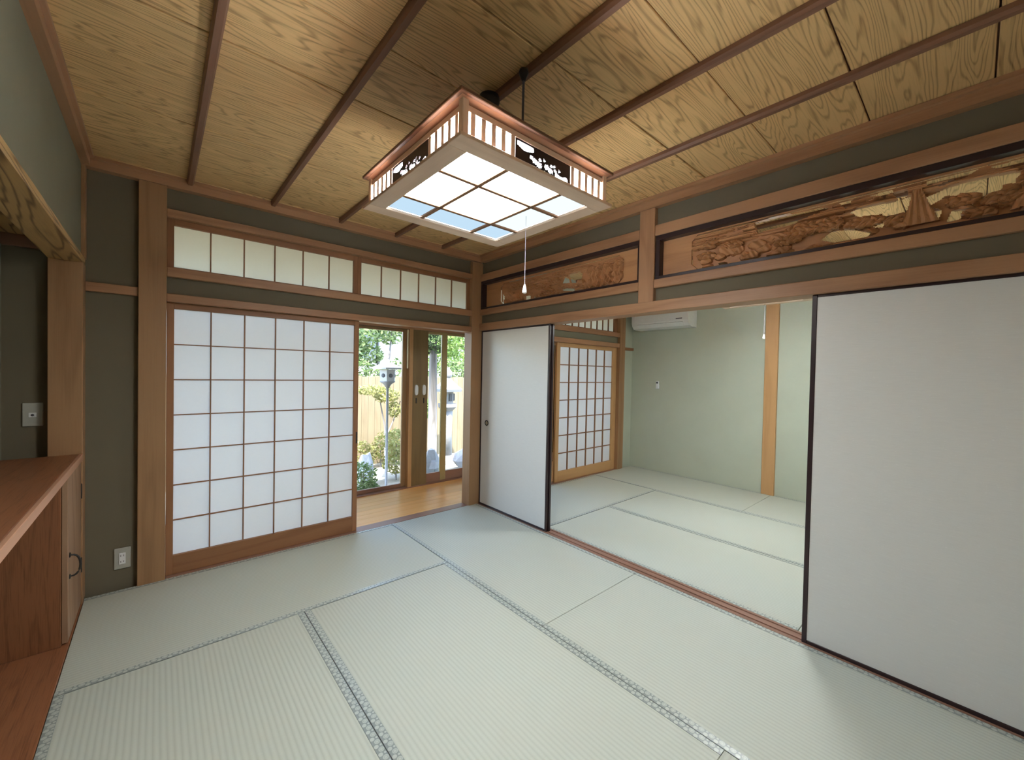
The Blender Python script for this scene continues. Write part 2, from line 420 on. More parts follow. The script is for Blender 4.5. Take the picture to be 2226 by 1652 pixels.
# cornices (stepped profile)
def cornice(pts_axis, prof, a, b, label):
    _tn[0] += 1
    o = prism('trim_%d' % _tn[0], prof, pts_axis, a, b, wd('trim', pts_axis)); struct(o, label)
cornice('x', [(.03, 2.345), (-.020, 2.345), (-.020, 2.385), (-.034, 2.389), (-.034, ZC), (.03, ZC)], -2.66, .02, 'ceiling cornice above the shoji wall')
cornice('y', [(.03, 2.338), (-.020, 2.338), (-.020, 2.382), (-.034, 2.386), (-.034, ZC), (.03, ZC)], -3.58, -.034, 'ceiling cornice above the carved transoms')
cornice('y', [(-2.68, 2.345), (-2.628, 2.345), (-2.628, 2.385), (-2.614, 2.389), (-2.614, ZC), (-2.68, ZC)], -3.58, -.034, 'ceiling cornice above the alcove wall')
cornice('y', [(XR2 + .02, 2.345), (XR2 - .02, 2.345), (XR2 - .034, 2.389), (XR2 - .034, ZC), (XR2 + .02, ZC)], -3.58, -.03, 'cornice of the next room')

# posts and rails, shoji wall
trim((-2.438, -2.314), (-.012, .11), (-.02, 2.345), 'post', 'z', 'square wooden post between olive wall strip and shoji')
trim((-.10, .022), (-.012, .11), (-.02, 2.338), 'post', 'z', 'corner post between garden doorway and fusuma')
trim((-2.314, -.10), (-.006, .104), (2.172, 2.218), 'trim', 'x', 'rail above the paper transom')
trim((-2.314, -.10), (-.006, .104), (1.817, 1.872), 'trim', 'x', 'rail below the paper transom')
trim((-2.314, -.10), (-.006, .104), (1.668, 1.716), 'trim', 'x', 'grooved head rail over the shoji')
trim((-2.314, -.10), (.000, .104), (-.03, .001), 'sill', 'x', 'wooden sill under the shoji')
trim((-2.650, -2.438), (.004, .05), (1.683, 1.733), 'trim', 'x', 'short rail on the olive wall strip')
# fusuma wall (between the rooms)
trim((-.012, .112), (-1.835, -1.728), (1.745, 2.345), 'trim', 'z', 'short post between the two carved transoms')
for a, b in ((-1.728, -.012), (-3.58, -1.835)):
    trim((-.008, .108), (a, b), (2.160, 2.226), 'trim', 'y', 'rail above the carved transom' if a > -2 else 'rail above the longer carved transom')
    trim((-.008, .108), (a, b), (1.834, 1.888), 'trim', 'y', 'rail below the carved transom' if a > -2 else 'rail below the longer carved transom')
trim((-.014, .114), (-3.58, -.012), (1.685, 1.752), 'trim', 'y', 'long head rail over the fusuma opening')
_tn[0] += 1
gp = [(0.0, -.04), (0.0, .002), (.014, .002), (.014, -.003), (.036, -.003), (.036, .002), (.062, .002), (.062, -.003), (.084, -.003), (.084, .002), (.100, .002), (.100, -.04)]
struct(prism('trim_%d' % _tn[0], gp, 'y', -3.58, .0, wd('sill', 'y')), 'grooved wooden sill between the two rooms')
# alcove: corner post, beam, little ceiling
trim((-2.775, -2.650), (-.070, .055), (.0, 1.822), 'post', 'z', 'alcove corner post under the soffit beam')
trim((-2.664, -2.646), (-.030, .03), (1.85, 2.35), 'post', 'z', 'thin corner strip above the alcove beam')
trim((-2.776, -2.648), (-3.58, -.0), (1.820, 1.852), 'beam', 'y', 'soffit beam over the alcove')
trim((-2.94, -2.776), (-3.58, -.0), (1.925, 1.94), 'beam', 'y', 'alcove ceiling board')
trim((-2.935, -2.72), (-.022, .02), (1.866, 1.925), 'batten', 'x', 'cornice inside the alcove')
trim((-2.936, -2.651), (-3.58, -.0), (-.05, .0), 'red', 'y', 'red brown alcove floor board')
# next room: posts, rails
trim((2.355, 2.480), (-.012, .11), (-.02, 2.345), 'post', 'z', 'post beside the shoji of the next room')
trim((.022, 2.355), (-.006, .104), (2.172, 2.218), 'trim', 'x', 'upper transom rail of the next room')
trim((.022, 2.355), (-.006, .104), (1.795, 1.855), 'trim', 'x', 'lower transom rail of the next room')
trim((.022, 2.355), (-.006, .104), (1.655, 1.712), 'trim', 'x', 'shoji head rail of the next room')
trim((.022, 2.355), (.0, .104), (-.03, .001), 'sill', 'x', 'shoji sill of the next room')
trim((2.480, 2.72), (.006, .05), (1.630, 1.668), 'sash', 'x', 'short rail in the corner of the next room')
trim((2.690, 2.78), (-1.775, -1.650), (-.02, 2.345), 'frame2', 'z', 'light wooden post on the sage wall')

# ================================================================== TATAMI
HB = .030
def mat(x0, x1, y0, y1, axis, label):
    t = thing('tatami_mat', label, 'tatami mat', ((x0 + x1) / 2, (y0 + y1) / 2, -.055), 'tatami mats on the floor')
    g = .0012
    x0 += g; x1 -= g; y0 += g; y1 -= g
    box('woven_mat', (x0, x1), (y0, y1), (-.055, 0), M['tat_' + axis], t, .002)
    if axis == 'x':
        for a, b in ((y0, y0 + HB), (y1 - HB, y1)): box('border', (x0, x1), (a, b), (-.05, .0015), M['heri_x'], t, .0008)
    else:
        for a, b in ((x0, x0 + HB), (x1 - HB, x1)): box('border', (a, b), (y0, y1), (-.05, .0015), M['heri_y'], t, .0008)
    return t
mat(-2.65, -.88, -.88, 0, 'x', 'tatami mat lying along the shoji wall in front of the paper screen')
mat(-.88, 0, -1.765, 0, 'y', 'tatami mat at the corner in front of the half open fusuma')
mat(-.88, 0, -3.53, -1.765, 'y', 'tatami mat beside the wide white fusuma, past the thin seam')
mat(-1.765, -.88, -2.645, -.88, 'y', 'ribbed tatami mat in the middle between two patterned bands')
mat(-2.65, -1.765, -2.645, -.88, 'y', 'ribbed tatami mat bordering the red brown alcove floor')
mat(.10, 1.86, -.86, 0, 'x', 'tatami mat of the next room lying before its shoji')
mat(.10, .98, -2.62, -.86, 'y', 'tatami mat of the next room running along the grooved sill')
mat(.98, 1.86, -2.62, -.86, 'y', 'middle tatami mat of the next room, second from the sill')
mat(1.86, 2.72, -1.745, 0, 'y', 'tatami mat against the sage wall beneath the air conditioner')
mat(1.86, 2.72, -3.5, -1.745, 'y', 'tatami mat against the sage wall right of the wooden post')
struct(boxes('floor.002', [((.10, 1.86), (-3.58, -2.622), (-.056, -.001))], M['tat_x']))

# ================================================================== SHOJI AND TRANSOM SCREENS
def screen(name, label, cat, x0, x1, z0, z1, px0, px1, pz0, pz1, nc, nr, yf, pap, bar=.0065, group=None, frame='sash'):
    t = thing(name, label, cat, ((x0 + x1) / 2, yf + .015, z0), group)
    d = (yf, yf + .030)
    box('stile', (x0, px0), d, (z0, z1), wd(frame, 'z'), t); box('stile', (px1, x1), d, (z0, z1), wd(frame, 'z'), t)
    box('top_rail', (px0, px1), d, (pz1, z1), wd(frame, 'x'), t); box('bottom_rail', (px0, px1), d, (z0, pz0), wd(frame, 'x'), t)
    cw = (px1 - px0) / nc; rh = (pz1 - pz0) / nr
    for i in range(1, nc):
        x = px0 + cw * i; box('lattice_bar', (x - bar / 2, x + bar / 2), (yf + .006, yf + .022), (pz0, pz1), wd('sash', 'z'), t, .0006)
    for j in range(1, nr):
        z = pz0 + rh * j; box('lattice_bar', (px0, px1), (yf + .009, yf + .0215), (z - bar / 2, z + bar / 2), wd('sash', 'x'), t, .0006)
    for i in range(nc):
        for j in range(nr):
            box('paper_pane', (px0 + cw * i, px0 + cw * (i + 1)), (yf + .0222, yf + .0232), (pz0 + rh * j, pz0 + rh * (j + 1)), pap, t, 0)
    return t
sh = screen('shoji_screen', 'large paper shoji screen with six by seven panes beside the post', 'paper screen',
            -2.3128, -1.155, .002, 1.668, -2.278, -1.188, .118, 1.632, 6, 7, .036, M['shoji'])
box('finger_pull', (-1.170, -1.158), (.033, .037), (.70, .79), M['black'], sh, .001)
screen('transom_screen', 'paper transom directly above the large shoji screen', 'transom', -2.314, -1.172, 1.872, 2.172, -2.280, -1.203, 1.884, 2.136, 6, 1, .036, M['ranma'], group='paper transoms over the shoji wall')
screen('transom_screen', 'paper transom above the open garden doorway, near the corner post', 'transom', -1.172, -.10, 1.872, 2.172, -1.143, -.128, 1.884, 2.136, 6, 1, .036, M['ranma'], group='paper transoms over the shoji wall')
screen('shoji_screen', 'smaller looking shoji screen in the next room behind the fusuma', 'paper screen', 1.155, 2.353, .002, 1.655, 1.215, 2.268, .125, 1.605, 6, 7, .036, M['shoji'], bar=.011, frame='frame2')  # lattice bars in darker wood than the frame, painting in their backlit shade
box('stile', (1.090, 1.148), (.070, .10), (.002, 1.655), wd('frame2', 'z'), bpy.data.objects['shoji_screen.001'])
screen('transom_screen', 'paper transom in the next room, mostly hidden by the head rail', 'transom', 1.155, 2.353, 1.855, 2.172, 1.185, 2.285, 1.868, 2.136, 9, 1, .036, M['ranma'], bar=.010)
screen('transom_screen', 'paper transom of the next room glimpsed through the small carved transom', 'transom', .024, 1.155, 1.855, 2.172, .05, 1.125, 1.868, 2.136, 9, 1, .036, M['ranma'], bar=.010)

# ================================================================== FUSUMA
def fusuma(label, y0, y1, pull_y, stile=.018, dx=0.0):
    t = thing('fusuma_door', label, 'sliding door', (.028 + dx, (y0 + y1) / 2, 0), 'fusuma between the two rooms')
    X = (.016 + dx, .036 + dx)
    box('stile', X, (y0, y0 + stile), (-.003, 1.69), M['lacquer'], t, .002); box('stile', X, (y1 - stile, y1), (-.003, 1.69), M['lacquer'], t, .002)
    box('rail', X, (y0 + stile, y1 - stile), (-.003, .018), M['lacquer'], t, .002); box('rail', X, (y0 + stile, y1 - stile), (1.672, 1.69), M['lacquer'], t, .002)
    box('paper_panel', (.019 + dx, .033 + dx), (y0 + stile, y1 - stile), (.018, 1.672), M['fusuma'], t, 0)
    if pull_y is not None:
        r = lathe('pull_ring', [(.010, 0), (.026, 0), (.028, .003), (.024, .006), (.018, .003), (.017, -.006)], (.018, pull_y, .80), M['black'], t, 24, (0, -math.pi / 2, 0))
        lathe('pull_cup', [(.0175, .0005), (.016, .0012), (.003, .0016)], (.0165, pull_y, .80), M['brass'], r, 24, (0, -math.pi / 2, 0))
    return t
fusuma('narrow looking fusuma by the corner post with a round pull', -.925, -.012, -.118)
fusuma('fusuma stacked behind the narrow looking one, only its dark edge showing', -.935, -.012, None, .020, .024)
fusuma('wide plain white fusuma closest to the viewer', -3.575, -2.655, None, .020)

# ================================================================== CARVED TRANSOMS
def fb(A, B, seed, sc):
    r = np.random.RandomState(seed); o = np.zeros(A.shape)
    for k in range(7):
        fx, fy = r.normal(0, 1, 2) * sc * (1 + .5 * k); o += np.sin(A * fx + B * fy + r.uniform(0, 6.28)) / (1 + .45 * k)
    return o / 3
def carve(name, label, s0, s1, cart, holes, pines, mounts, cliffs, seed, y_l, y_r):
    """s runs along the wall away from the corner (s = -y)"""
    t = thing(name, label, 'carved panel', (.05, -(s0 + s1) / 2, 1.888), 'carved transoms over the fusuma')
    Z0, Z1 = 1.888, 2.160; fw = .018
    X = (-.002, .070)
    box('frame_rail', X, (-s1, -s0), (Z0, Z0 + fw), M['lacquer'], t); box('frame_rail', X, (-s1, -s0), (Z1 - fw - .012, Z1), M['lacquer'], t)
    box('frame_stile', X, (-s0 - .028, -s0), (Z0 + fw, Z1 - fw - .012), M['lacquer'], t); box('frame_stile', X, (-s1, -s1 + .014), (Z0 + fw, Z1 - fw - .012), M['lacquer'], t)
    big = []
    for h in holes:
        cx = sum(p[0] for p in h) / len(h); cz = sum(p[1] for p in h) / len(h); big.append([(cx + (p[0] - cx) * 1.06, cz + (p[1] - cz) * 1.35) for p in h])
    holes = big
    a0, a1, b0, b1 = s0 + .028, s1 - .014, Z0 + fw, Z1 - fw - .012
    ca, cb, za, zb = cart; cut = .035
    P = [(ca + cut, za), (cb - cut, za), (cb, za + cut), (cb, zb - cut), (cb - cut, zb), (ca + cut, zb), (ca, zb - cut), (ca, za + cut)]
    org = (.03, -(s0 + s1) / 2, 2.02); mapf = lambda a, b, h: (.047 - h, -a, b)
    inside = lambda A, B: inpoly(P, A, B)
    def hole(A, B):
        m = np.zeros(A.shape, bool)
        for h in holes: m |= inpoly(h, A, B)
        for s, z, rs, rz in pines: m &= ~((((A - s) / rs) ** 2 + ((B - z) / rz) ** 2) < .95)
        return m
    # plain border board
    relief('border_board', a0, a1, b0, b1, .0045, lambda A, B: ~inside(A, B), lambda A, B: A * 0, -.010, mapf, wd('carve', 'y'), t, org)
    rs_ = np.random.RandomState(seed); shapes = []
    for k in range(70):
        f = k / 70.0; u = rs_.uniform(ca, cb)
        if k % 2 == 0:   # drifting cloud bands in the upper half
            shapes.append((u, rs_.uniform(zb - .085, zb - .01), rs_.uniform(.05, .15), rs_.uniform(.007, .014), -.010 + .013 * f, 0))
        else:            # rocks, roofs and waves in the lower half
            r0 = rs_.uniform(.018, .055); shapes.append((u, rs_.uniform(za, za + .085), r0, r0 * rs_.uniform(.35, .7), -.011 + .014 * f, rs_.uniform(1, 3)))
    def land(A, B):
        h = -.013 + .0015 * np.sin(B * 330 + 5 * np.sin(A * 22)) + .0015 * fb(A, B * 2, seed, 60)
        for (u, w, ru, rw, lv, kind) in shapes:
            wob = 1 + .16 * np.sin(A * 150 + u * 40) + .10 * np.sin(B * 260 + u * 90)
            q = ((A - u) / ru) ** 2 + ((B - w) / rw) ** 2 * wob
            top = lv + .006 * np.sqrt(np.clip(1 - q, 0, 1))
            top = top + (.0018 * np.sin(A * 95 * kind + B * 140) if kind else .0012 * np.sin(B * 620))
            h = np.where(q < 1, top, h)
        for (s_a, s_b) in cliffs:
            w = (A > s_a + .012 * np.sin(B * 70)) & (A < s_b + .010 * np.sin(B * 90 + 1)) & (B < zb - .03 + .01 * np.sin(A * 60))
            h = np.where(w, .002 + .006 * np.sin(A * 130 + 1.5 * np.sin(B * 60)) + .003 * np.sin(A * 420 + 2 * np.sin(B * 120)), h)
        edge = np.minimum(np.minimum(A - ca, cb - A), np.minimum(B - za, zb - B)) < .006
        h = np.where(edge, -.013, h)
        return np.clip(h * 1.8, -.020, .014)
    relief('carved_landscape', ca, cb, za, zb, .0033, lambda A, B: inside(A, B) & ~hole(A, B), land, -.023, mapf, wd('carve', 'y'), t, org)
    for s, z, rs, rz in pines:
        def hp(A, B, s=s, z=z, rs=rs, rz=rz):
            q = ((A - s) / rs) ** 2 + ((B - z) / rz) ** 2
            cell = np.abs(np.sin(A * 105 + 1.3 * np.sin(B * 90))) * np.abs(np.sin(B * 150 + 1.1 * np.sin(A * 70)))
            return -.004 + .012 * np.sqrt(np.clip(1 - q, 0, 1)) + .017 * cell
        relief('carved_pine', s - rs, s + rs, z - rz, z + rz, .0033,
               lambda A, B, s=s, z=z, rs=rs, rz=rz: ((((A - s) / rs) ** 2 + ((B - z) / rz) ** 2) < 1 + .22 * np.sin(A * 190) * np.sin(B * 160)) & (A > ca) & (A < cb) & (B > za) & (B < zb),
               hp, -.012, mapf, wd('carve', 'y'), t, org)
    for P2 in mounts:
        ax = max(P2, key=lambda p: p[1])
        s_0, s_1 = min(p[0] for p in P2), max(p[0] for p in P2); z_0, z_1 = min(p[1] for p in P2), max(p[1] for p in P2)
        def hm(A, B):
            an = np.arctan2(A - ax[0], np.maximum(ax[1] + .03 - B, 1e-3)); return .004 + .004 * np.cos(an * 2) + .003 * np.sin(an * 48)
        relief('carved_mountain', s_0, s_1, z_0, z_1, .0042, lambda A, B: inpoly(P2, A, B), hm, -.012, mapf, wd('carve', 'y'), t, org)
    return t
neg = lambda L: [[(-a, b) for a, b in h] for h in L]
H1 = neg([[(-0.262, 2.007), (-0.29, 2.003), (-0.291, 1.967), (-0.264, 1.971)], [(-0.264, 1.956), (-0.298, 1.953), (-0.299, 1.93), (-0.268, 1.931)],
      [(-1.074, 2.048), (-1.203, 2.052), (-1.196, 2.015), (-1.163, 1.988), (-1.102, 1.997)], [(-1.03, 2.043), (-1.066, 2.037), (-1.076, 2.002), (-1.003, 2.006)],
      [(-1.005, 1.961), (-1.147, 1.940), (-1.139, 1.925), (-1.014, 1.942)], [(-0.57, 1.954), (-0.636, 1.953), (-0.637, 1.925), (-0.582, 1.925)], [(-0.679, 1.938), (-0.748, 1.925), (-0.69, 1.925)]])
carve('carved_transom', 'carved wood transom with cliffs and pines near the corner post', .014, 1.726, (.25, 1.575, 1.918, 2.112), H1,
      [(.62, 2.03, .09, .030), (.80, 2.005, .08, .026), (.92, 2.03, .07, .028), (.86, 1.955, .07, .022), (1.02, 1.975, .05, .020), (.45, 2.055, .07, .022), (.74, 2.07, .07, .018), (1.10, 1.965, .035, .016), (.98, 2.075, .08, .018)],
      [[(.42, 1.925), (.30, 2.0), (.36, 2.03), (.42, 2.0), (.52, 1.925)]], [(1.27, 1.37), (1.39, 1.47), (1.49, 1.565)], 3, 0, 0)
H2 = neg([[(-2.390, 2.105), (-2.405, 2.066), (-2.538, 2.070), (-2.587, 2.078), (-2.656, 2.086), (-2.690, 2.100), (-2.655, 2.110), (-2.573, 2.110), (-2.485, 2.110)],
      [(-2.735, 2.112), (-2.795, 2.112), (-2.764, 2.080)],
      [(-2.747, 2.044), (-2.807, 2.055), (-2.925, 2.053), (-2.977, 2.058), (-2.968, 2.01), (-2.942, 2.013), (-2.91, 1.997), (-2.889, 1.976), (-2.861, 1.984), (-2.826, 2.024), (-2.784, 2.042)],
      [(-2.845, 2.113), (-2.918, 2.115), (-2.926, 2.100), (-2.897, 2.090)], [(-2.924, 2.092), (-2.968, 2.094), (-2.972, 2.076), (-2.94, 2.070)],
      [(-3.026, 2.114), (-3.096, 2.116), (-3.165, 2.116), (-3.128, 2.098), (-3.069, 2.098), (-3.031, 2.092)], [(-3.041, 2.082), (-3.115, 2.093), (-3.074, 2.077)],
      [(-3.032, 2.047), (-3.098, 2.063), (-3.185, 2.066), (-3.273, 2.060), (-3.33, 2.06), (-3.30, 2.03), (-3.227, 2.036), (-3.219, 2.007), (-3.182, 2.006), (-3.135, 1.990), (-3.125, 2.027), (-3.089, 2.037), (-3.047, 2.020)],
      [(-3.200, 2.112), (-3.310, 2.116), (-3.290, 2.090), (-3.233, 2.096)], [(-2.673, 1.955), (-2.718, 1.980), (-2.792, 1.968), (-2.851, 1.945), (-2.828, 1.930), (-2.756, 1.936), (-2.725, 1.936)],
      [(-3.046, 1.999), (-3.072, 1.983), (-3.063, 1.957)], [(-3.087, 1.935), (-3.1, 1.968), (-3.145, 1.962), (-3.179, 1.964), (-3.123, 1.940)], [(-2.247, 2.096), (-2.291, 2.101), (-2.391, 2.111), (-2.325, 2.102)]])
carve('carved_transom', 'long pierced transom carved with a mountain and pines, above the wide fusuma', 1.838, 3.575, (2.045, 3.46, 1.920, 2.122), H2,
      [(2.60, 2.022, .085, .036), (2.70, 2.020, .06, .034), (2.83, 1.995, .075, .026), (2.53, 1.985, .07, .028), (2.93, 1.975, .035, .024), (3.13, 2.005, .05, .024), (3.23, 1.985, .055, .026), (3.17, 1.945, .045, .020), (3.32, 2.04, .06, .035), (2.15, 2.05, .05, .030), (2.13, 1.985, .05, .022), (2.28, 2.02, .05, .022)],
      [[(2.952, 1.940), (2.972, 2.01), (2.984, 2.07), (2.994, 2.115), (3.008, 2.115), (3.018, 2.07), (3.036, 2.01), (3.068, 1.940)], [(3.25, 1.93), (3.30, 2.07), (3.34, 2.10), (3.40, 2.07), (3.44, 1.95)]],
      [], 11, 0, 0)

# ================================================================== PENDANT LAMP
LX, LY = -1.368, -1.868
lamp = thing('pendant_lamp', 'square wooden ceiling lamp with glowing paper panes and lattice sides', 'lamp', (LX, LY, 1.94))
hb, ho, zb, zt = .355, .288, 1.940, 2.062
for a, b, c, d, ax in ((-hb, hb, -hb, -ho, 'x'), (-hb, hb, ho, hb, 'x'), (-hb, -ho, -ho, ho, 'y'), (ho, hb, -ho, ho, 'y')):
    box('bottom_frame', (LX + a, LX + b), (LY + c, LY + d), (zb, zb + .012), wd('lamp', ax), lamp, .0015)
g1, g2 = -.125, .135; bw = .0085
for g in (g1, g2):
    box('grid_bar', (LX + g - bw, LX + g + bw), (LY - ho, LY + ho), (zb + .004, zb + .012), wd('sash', 'y'), lamp, .001)
    box('grid_bar', (LX - ho, LX + ho), (LY + g - bw, LY + g + bw), (zb + .004, zb + .011), wd('sash', 'x'), lamp, .001)
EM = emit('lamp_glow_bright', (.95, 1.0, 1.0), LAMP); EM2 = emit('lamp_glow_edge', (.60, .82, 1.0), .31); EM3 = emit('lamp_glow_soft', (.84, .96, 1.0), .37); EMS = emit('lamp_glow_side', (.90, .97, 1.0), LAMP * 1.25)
cuts = (-ho, g1, g2, ho)
for i in range(3):
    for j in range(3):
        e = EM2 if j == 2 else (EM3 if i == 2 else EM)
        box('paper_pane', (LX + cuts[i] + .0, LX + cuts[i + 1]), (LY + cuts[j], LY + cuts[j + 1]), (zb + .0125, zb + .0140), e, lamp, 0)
hs = .328; zs0, zs1 = zb + .012, 2.036
for sx in (-1, 1):
    for sy in (-1, 1):
        box('corner_post', (LX + sx * hs - .011, LX + sx * hs + .011), (LY + sy * hs - .011, LY + sy * hs + .011), (zs0, zt), wd('lamp', 'z'), lamp, .002)
def side(mapf):
    """one lattice side; a runs along it (-.317..317), mapf(a, z, depth) gives the place"""
    def bx(name, a0, a1, z0, z1, d0, d1, mat):
        p, q = Vector(mapf(a0, z0, d0)), Vector(mapf(a1, z1, d1))
        return box(name, (min(p.x, q.x), max(p.x, q.x)), (min(p.y, q.y), max(p.y, q.y)), (z0, z1), mat, lamp, .0008)
    ax = 'x' if abs(mapf(1, 0, 0)[0] - mapf(0, 0, 0)[0]) > .5 else 'y'
    bx('side_rail', -.317, .317, zs0, zs0 + .010, -.006, .006, wd('lamp', ax)); bx('side_rail', -.317, .317, zs1 - .006, zs1 + .012, -.006, .006, wd('lamp', ax))
    for sg in (-1, 1):
        for k in range(5):
            a = sg * (.138 + .0385 * k + .006)
            bx('lattice_bar', a - .0085, a + .0085, zs0 + .010, zs1 - .006, -.005, .005, wd('lamp', 'z'))
    bx('paper_pane', -.317, .317, zs0 + .004, zs1, -.012, -.0105, EMS)
    def msk(A, B):
        h = np.zeros(A.shape, bool)
        h |= (A > -.125) & (A < -.05) & (B > 2.006 + .004 * np.sin(A * 90)) & (B < 2.024)
        for c, z, r in ((-.06, 1.992, .009), (-.045, 1.985, .012), (-.025, 1.980, .013), (-.02, 1.998, .007), (0, 2.003, .006), (.012, 1.985, .012), (.03, 1.978, .013), (.035, 1.996, .007), (.05, 2.000, .006), (.055, 1.986, .007), (.075, 1.992, .006)):
            h |= (((A - c) / r) ** 2 + ((B - z) / (r * .7)) ** 2) < 1 + .5 * np.sin(A * 500) * np.sin(B * 600)
        h |= (A > .055) & (A < .118) & (B > 1.966) & (B < 1.978 + .003 * np.sin(A * 130))
        return ~h
    o = mapf(0, 2.0, 0)
    relief('carved_panel', -.132, .132, zs0 + .010, zs1 - .006, .0027, msk, lambda A, B: A * 0 + .003, -.003, mapf, M['lacquer'], lamp, o)
side(lambda a, z, d: (LX + a, LY - hs - d, z)); side(lambda a, z, d: (LX - hs - d, LY - a, z))
side(lambda a, z, d: (LX - a, LY + hs + d, z)); side(lambda a, z, d: (LX + hs + d, LY + a, z))
# flared cove and top board
v = []
for r, z in ((.322, zs1 + .010), (.345, zt)):
    v += [(-r, -r, z - 2.0), (r, -r, z - 2.0), (r, r, z - 2.0), (-r, r, z - 2.0)]
for r, z in ((.312, zs1 + .010), (.335, zt)):
    v += [(-r, -r, z - 2.0), (r, -r, z - 2.0), (r, r, z - 2.0), (-r, r, z - 2.0)]
f = []
for k in range(4):
    n = (k + 1) % 4; f += [(k, n, 4 + n, 4 + k), (8 + k, 12 + k, 12 + n, 8 + n), (k, 8 + k, 8 + n, n), (4 + k, 4 + n, 12 + n, 12 + k)]
raw('cove', v, f, wd('edge', 'x'), lamp, (LX, LY, 2.0))
box('top_board', (LX - .358, LX + .358), (LY - .358, LY + .358), (zt, zt + .012), wd('batten', 'x'), lamp, .002)
lathe('ceiling_rose', [(.040, 0), (.042, -.02), (.034, -.040), (.012, -.045)], (LX + .012, LY + .0, ZC - .02), M['black'], lamp, 24)
tube('lamp_cord', [(LX + .012, LY, ZC - .06), (LX + .006, LY, 2.2), (LX, LY, zt + .01)], .004, M['black'], lamp)
RX, RY = -1.357, -2.072
rod = tube('suspension_rod', [(RX, RY, ZC - .055), (RX, RY, zt + .03)], .0045, M['steel'], lamp)
lathe('rod_cap', [(.016, 0), (.018, -.012), (.010, -.03), (.006, -.04)], (RX, RY, ZC - .024), M['black'], rod, 16)
lathe('rod_foot', [(.006, .03), (.010, .018), (.012, 0)], (RX, RY, zt + .012), M['black'], rod, 16)
pc = tube('pull_cord', [(-1.172, -1.90, zb + .012), (-1.172, -1.90, 1.66)], 0.0008, M['cord'], lamp, 6)
lathe('cord_knob', [(.003, .03), (.006, .02), (.009, .004), (.010, -.006), (.004, -.010)], (-1.172, -1.90, 1.632), M['white'], pc, 12)

# the next room has the same lamp; only its pull cord hangs below the head rail
def copy_tree(o, parent=None):
    c = o.copy(); COL.objects.link(c); c.parent = parent
    for ch in list(o.children): copy_tree(ch, c)
    return c
l2 = copy_tree(lamp); l2.location = (1.41, -1.935, 1.94)
l2['label'] = 'ceiling lamp of the next room, its thin cord and bead before the sage wall'
for q in (lamp, l2): q['group'] = 'pendant lamps of the two rooms'

# ================================================================== ALCOVE CABINET, COUNTER
cab = thing('alcove_cabinet', 'low red brown alcove cabinet with an iron ring handle', 'cabinet', (-2.79, -.28, 0))
box('carcass', (-2.932, -2.676), (-.487, -.072), (.0, .7735), wd('red', 'z'), cab, .002)
dr = box('door', (-2.675, -2.655), (-.487, -.076), (.012, .770), wd('door', 'z'), cab, .002)
pts = [(-2.655 + .001 + .034 * math.sin(math.pi * k / 12) ** .7, -.445, .350 + .050 * math.cos(math.pi * k / 12)) for k in range(13)]
tube('ring_handle', pts, [.003] + [.0042] * 11 + [.003], M['black'], dr, 8)
for z in (.30, .40): lathe('handle_rose', [(.012, 0), (.010, .004), (.003, .005)], (-2.655, -.445, z), M['black'], dr, 12, (0, math.pi / 2, 0))
for z in (.61, .215): box('hinge', (-2.668, -2.651), (-.077, -.060), (z - .04, z + .04), M['black'], dr, .002)
ct = thing('alcove_counter', 'red brown wooden counter shelf along the alcove, with a pale front edge', 'counter', (-2.79, -1.3, .776))
box('top_board', (-2.934, -2.662), (-2.6, -.072), (.776, .808), wd('red', 'y'), ct, .002)
box('edge_strip', (-2.662, -2.648), (-2.6, -.072), (.774, .809), wd('edge', 'y'), ct, .0015)

# switch and socket plates on plane y = 0
def plate(name, label, cat, x0, x1, z0, z1, y):
    t = thing(name, label, cat, ((x0 + x1) / 2, y, z0)); box('cover_plate', (x0, x1), (y - .009, y), (z0, z1), M['plate'], t, .004); return t
sw = plate('wall_switch', 'grey switch plate with a small white button above the alcove counter', 'switch', -2.868, -2.797, .960, 1.080, .0)
box('button', (-2.846, -2.819), (-.013, -.008), (1.006, 1.030), M['white'], sw, .002)
lathe('indicator', [(.0062, 0), (.005, .002), (.002, .0025)], (-2.8325, -.013, 1.018), M['hole'], sw, 12, (math.pi / 2, 0, 0))
so = plate('power_socket', 'grey double power socket low on the olive wall strip', 'socket', -2.536, -2.466, .112, .232, Y0)
ins = box('insert', (-2.515, -2.487), (Y0 - .013, Y0 - .008), (.140, .204), M['white'], so, .002)
for x in (-2.507, -2.495):
    for z in (.155, .189): box('slot', (x - .0012, x + .0012), (Y0 - .0135, Y0 - .0125), (z - .005, z + .005), M['hole'], ins, 0)

# ================================================================== NEXT ROOM FITTINGS
ac = thing('air_conditioner', 'white wall air conditioner high on the sage wall', 'air conditioner', (2.70, -.45, 1.90))
prof = [(2.72, 2.18), (2.50, 2.18), (2.488, 2.16), (2.492, 1.98), (2.505, 1.945), (2.54, 1.912), (2.60, 1.900), (2.72, 1.900)]
prism('housing', prof, 'y', -.875, -.095, M['ac'], ac)
prism('front_cover', [(2.489, 2.17), (2.484, 2.165), (2.486, 1.985), (2.491, 1.985)], 'y', -.868, -.102, M['ac'], ac)
prism('air_flap', [(2.499, 1.962), (2.494, 1.957), (2.535, 1.912), (2.541, 1.914)], 'y', -.80, -.17, M['ac'], ac)
box('display_window', (2.482, 2.486), (-.80, -.72), (1.995, 2.005), M['hole'], ac, .0005)
rc = thing('remote_control', 'small white remote control in a holder on the sage wall', 'remote control', (2.71, -.375, 1.11))
box('holder', (2.704, 2.72), (-.398, -.352), (1.108, 1.165), M['white'], rc, .002); box('handset', (2.698, 2.716), (-.395, -.355), (1.118, 1.212), M['white'], rc, .004)
box('screen', (2.696, 2.6985), (-.388, -.362), (1.180, 1.202), M['hole'], rc, .0004)

